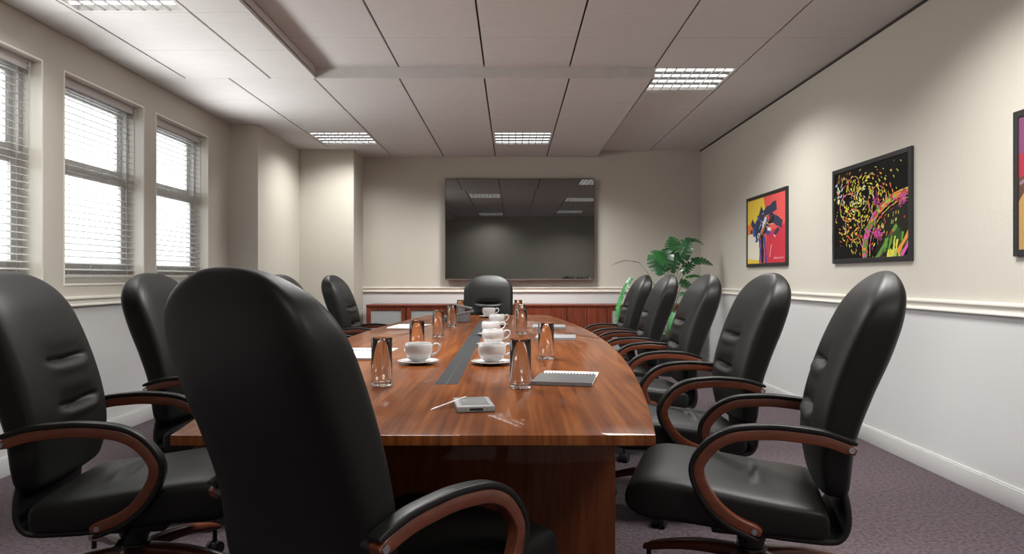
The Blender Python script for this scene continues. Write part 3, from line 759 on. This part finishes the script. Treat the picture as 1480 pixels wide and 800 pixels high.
def draw_third(add, asp):
    add([(0, 0), (1, 0), (1, 1), (0, 1)], flat('print_plum', (.20, .06, .14)))
    add([(0, .28), (1, .12), (1, .55), (0, .5)], flat('print_red', (.36, .03, .05)))
    add([(0, .46), (.2, .40), (1, .5), (1, 1), (0, 1)], flat('print_brown', (.10, .05, .03)))
    ell(add, .32, .82, .36, .40, flat('print_gold', (.42, .25, .09)), 40)
    ell(add, .36, .86, .27, .3, flat('print_orange', (.50, .19, .04)), 40)
    stroke(add, .1, .45, .3, .03, -.3, flat('print_mauve', (.25, .15, .2)), asp)
picture(6.889, 5.873, 1.198, 1.884, 'black framed abstract painting in yellow, red, blue and white near the far corner', draw_abstract)
picture(5.04, 4.043, 1.197, 1.878, 'black framed print of glowing soap bubbles and sparks on black', draw_bubbles)
picture(3.222, 2.22, 1.196, 1.876, 'black framed plum and gold print cut off by the right picture edge', draw_third)

# ------------------------------------------------------------------ plant
PX, PY = 1.76, 7.66
pl = tag(empty('potted_plant', (PX, PY, 0)), 'green split-leaf plant in a dark floor pot in the far right corner', 'plant')
b = MB(); b.lathe([(0, 0), (.125, 0), (.135, .01), (.175, .40), (.185, .41), (.185, .44), (.17, .44), (.165, .40), (0, .40)], n=36); b.build('pot', M['pot'], pl, sharp=40)
b = MB(); b.lathe([(0, .415), (.08, .412), (.163, .403)], n=30, cap1=False); b.build('soil', M['soil'], pl)
def leaf(base, tip_dir, up, L_, W, m, droop=.35, fold=.25, lobes=6, split=True):
    d = Vector(tip_dir).normalized(); n_ = Vector(up); n_ = (n_-d*n_.dot(d)).normalized(); s_ = d.cross(n_)
    base = Vector(base)
    def pos(u, q):     # u along the midrib, q -1..1 across
        w = W*(max(0, math.sin(PI*min(1, (u*.93+.07)**.72)))**.75)
        a = abs(q); ub = u+.16*a*a*(1 if u > .25 else -.6)*(1-u)
        zz = -droop*L_*u*u - fold*w*a*a + .06*w*a
        return base+d*(L_*ub*(1-.15*droop*u))+s_*(w*q)+n_*zz
    b = MB()
    for side in (-1, 1):
        for k in range(lobes):
            u0, u1 = k/lobes, (k+1)/lobes
            for (qa, qb, shr0, shr1) in ((0, .36, 0, .0), (.36, .7, .0, .2), (.7, 1.0, .2, .5)):
                if not split: shr0 = shr1 = 0
                for j in range(3):
                    def uu(jj, sh): 
                        t_ = jj/3; c_ = .5+(t_-.5)*(1-sh); return u0+(u1-u0)*c_
                    p = [pos(uu(j, shr0), side*qa), pos(uu(j+1, shr0), side*qa), pos(uu(j+1, shr1), side*qb), pos(uu(j, shr1), side*qb)]
                    b.poly(p if side > 0 else p[::-1], m)
    bmesh.ops.remove_doubles(b.bm, verts=b.bm.verts[:], dist=.0004)
    # give the blade a little thickness
    bmesh.ops.recalc_face_normals(b.bm, faces=b.bm.faces[:])
    r_ = bmesh.ops.solidify(b.bm, geom=b.bm.faces[:], thickness=.0016)
    return b.build('leaf', m, pl, sharp=70)
def stem(p1, bend=.3, r=.006):
    p0 = Vector((random.uniform(-.04, .04), random.uniform(-.04, .04), .41)); p1 = Vector(p1); c = Vector((p1.x*bend, p1.y*bend, p1.z*.75+.12))
    pts = [p0*(1-t)**2+c*2*t*(1-t)+p1*t*t for t in [k/12 for k in range(13)]]
    b = MB(); b.tube(pts, [r*(1-.5*k/12) for k in range(13)], 8); b.build('stem', M['stem'], pl)
# px -> plant-local metres at the plant's own depth
def at(px, py, dy=0): 
    Y = PY+dy; return Vector(((px-740)/987*Y-PX, dy, 1.1-(py-400)/987*Y))
LV = [  # base, tip direction, face normal, length, half width, material, droop, fold
    (at(955, 362, -.08), (-.12, -.25, -1), (-.45, -1, .2), .29, .15, 'leaf', .10, .15),
    (at(968, 360, -.05), (.22, -.25, -1), (.45, -1, .2), .28, .13, 'leaf', .15, .2),
    (at(963, 376, -.16), (-.75, -.45, .42), (.15, -.9, .55), .17, .095, 'leaf_light', .3, .15),
    (at(975, 362, -.06), (-.25, -.3, .8), (.2, -1, .1), .17, .10, 'leaf_light', .2, .2),
    (at(978, 376, .02), (.42, -.1, .9), (-.6, -.9, .2), .30, .12, 'leaf', .12, .2),
    (at(994, 346, .03), (.95, -.15, .12), (0, -.55, 1), .19, .05, 'leaf', .5, .2),
    (at(985, 392, .0), (.7, -.25, .62), (-.45, -.8, .55), .20, .07, 'leaf', .2, .25),
    (at(1000, 376, -.02), (.95, -.2, .15), (-.1, -.8, .75), .25, .06, 'leaf', .55, .3),
    (at(912, 402, -.15), (-.55, -.3, -.75), (-.4, -.8, .5), .26, .03, 'leaf_light', .2, .1),
    (at(900, 422, -.1), (-.35, -.3, -.9), (-.4, -.8, .3), .30, .03, 'leaf_light', .1, .1),
    (at(896, 445, -.12), (-.2, -.3, -.9), (-.3, -.8, .3), .30, .026, 'leaf_light', .1, .1),
    (at(983, 406, -.1), (.8, -.3, -.35), (.2, -.9, .5), .18, .06, 'leaf', .4, .2),
    (at(940, 403, .1), (-.7, .1, -.1), (0, -.7, .7), .2, .06, 'leaf', .5, .2),
    (at(984, 424, -.1), (.75, -.4, -.2), (.3, -.9, .4), .14, .04, 'leaf_light', .4, .2),
    (at(992, 400, .1), (.9, -.2, .25), (0, -.8, .6), .22, .022, 'leaf_light', .6, .2),
    (at(975, 452, -.2), (-.3, -.4, -.9), (-.3, -.9, .2), .22, .06, 'leaf_light', .2, .2),
    (at(985, 462, -.2), (-.4, -.4, -.8), (.2, -.9, .2), .22, .06, 'leaf', .2, .2),
]
for bs, td, up, L_, W, m, dr, fo in LV:
    leaf(bs, td, up, L_, W, M[m], dr, fo); stem(bs, .35, .005)
leaf(at(922, 378, 0), (-1, -.1, .25), (.05, -.12, 1), .31, .035, M['leaf_dry'], .4, .2, split=False); stem(at(922, 378, 0), .3, .004)

# ------------------------------------------------------------------ daylight, camera, view
W = bpy.data.worlds.new('daylight'); S.world = W; W.use_nodes = True
bg = W.node_tree.nodes['Background']; WN, WL = W.node_tree.nodes, W.node_tree.links
wt = WN.new('ShaderNodeTexCoord'); wx = WN.new('ShaderNodeSeparateXYZ'); wr = WN.new('ShaderNodeMapRange')   # overcast sky over a duller ground
wr.inputs[1].default_value = -.12; wr.inputs[2].default_value = .02; wr.inputs[3].default_value = .35; wr.inputs[4].default_value = 1
wm = WN.new('ShaderNodeMath'); wm.operation = 'MULTIPLY'; wm.inputs[1].default_value = 3.2
WL.new(wt.outputs['Generated'], wx.inputs[0]); WL.new(wx.outputs[2], wr.inputs[0]); WL.new(wr.outputs[0], wm.inputs[0]); WL.new(wm.outputs[0], bg.inputs[1])
bg.inputs[0].default_value = (.96, .98, 1, 1)
cam = bpy.data.cameras.new('camera'); co = bpy.data.objects.new('camera', cam); COL.objects.link(co)
co.location = (0, 0, 1.1); co.rotation_euler = (PI/2, 0, 0); cam.sensor_fit = 'HORIZONTAL'; cam.sensor_width = 36; cam.lens = 24; cam.clip_start = .05
S.camera = co
S.view_settings.view_transform = 'Standard'; S.view_settings.look = 'None'; S.view_settings.gamma = 1; S.view_settings.exposure = .36
S.view_settings.use_curve_mapping = False
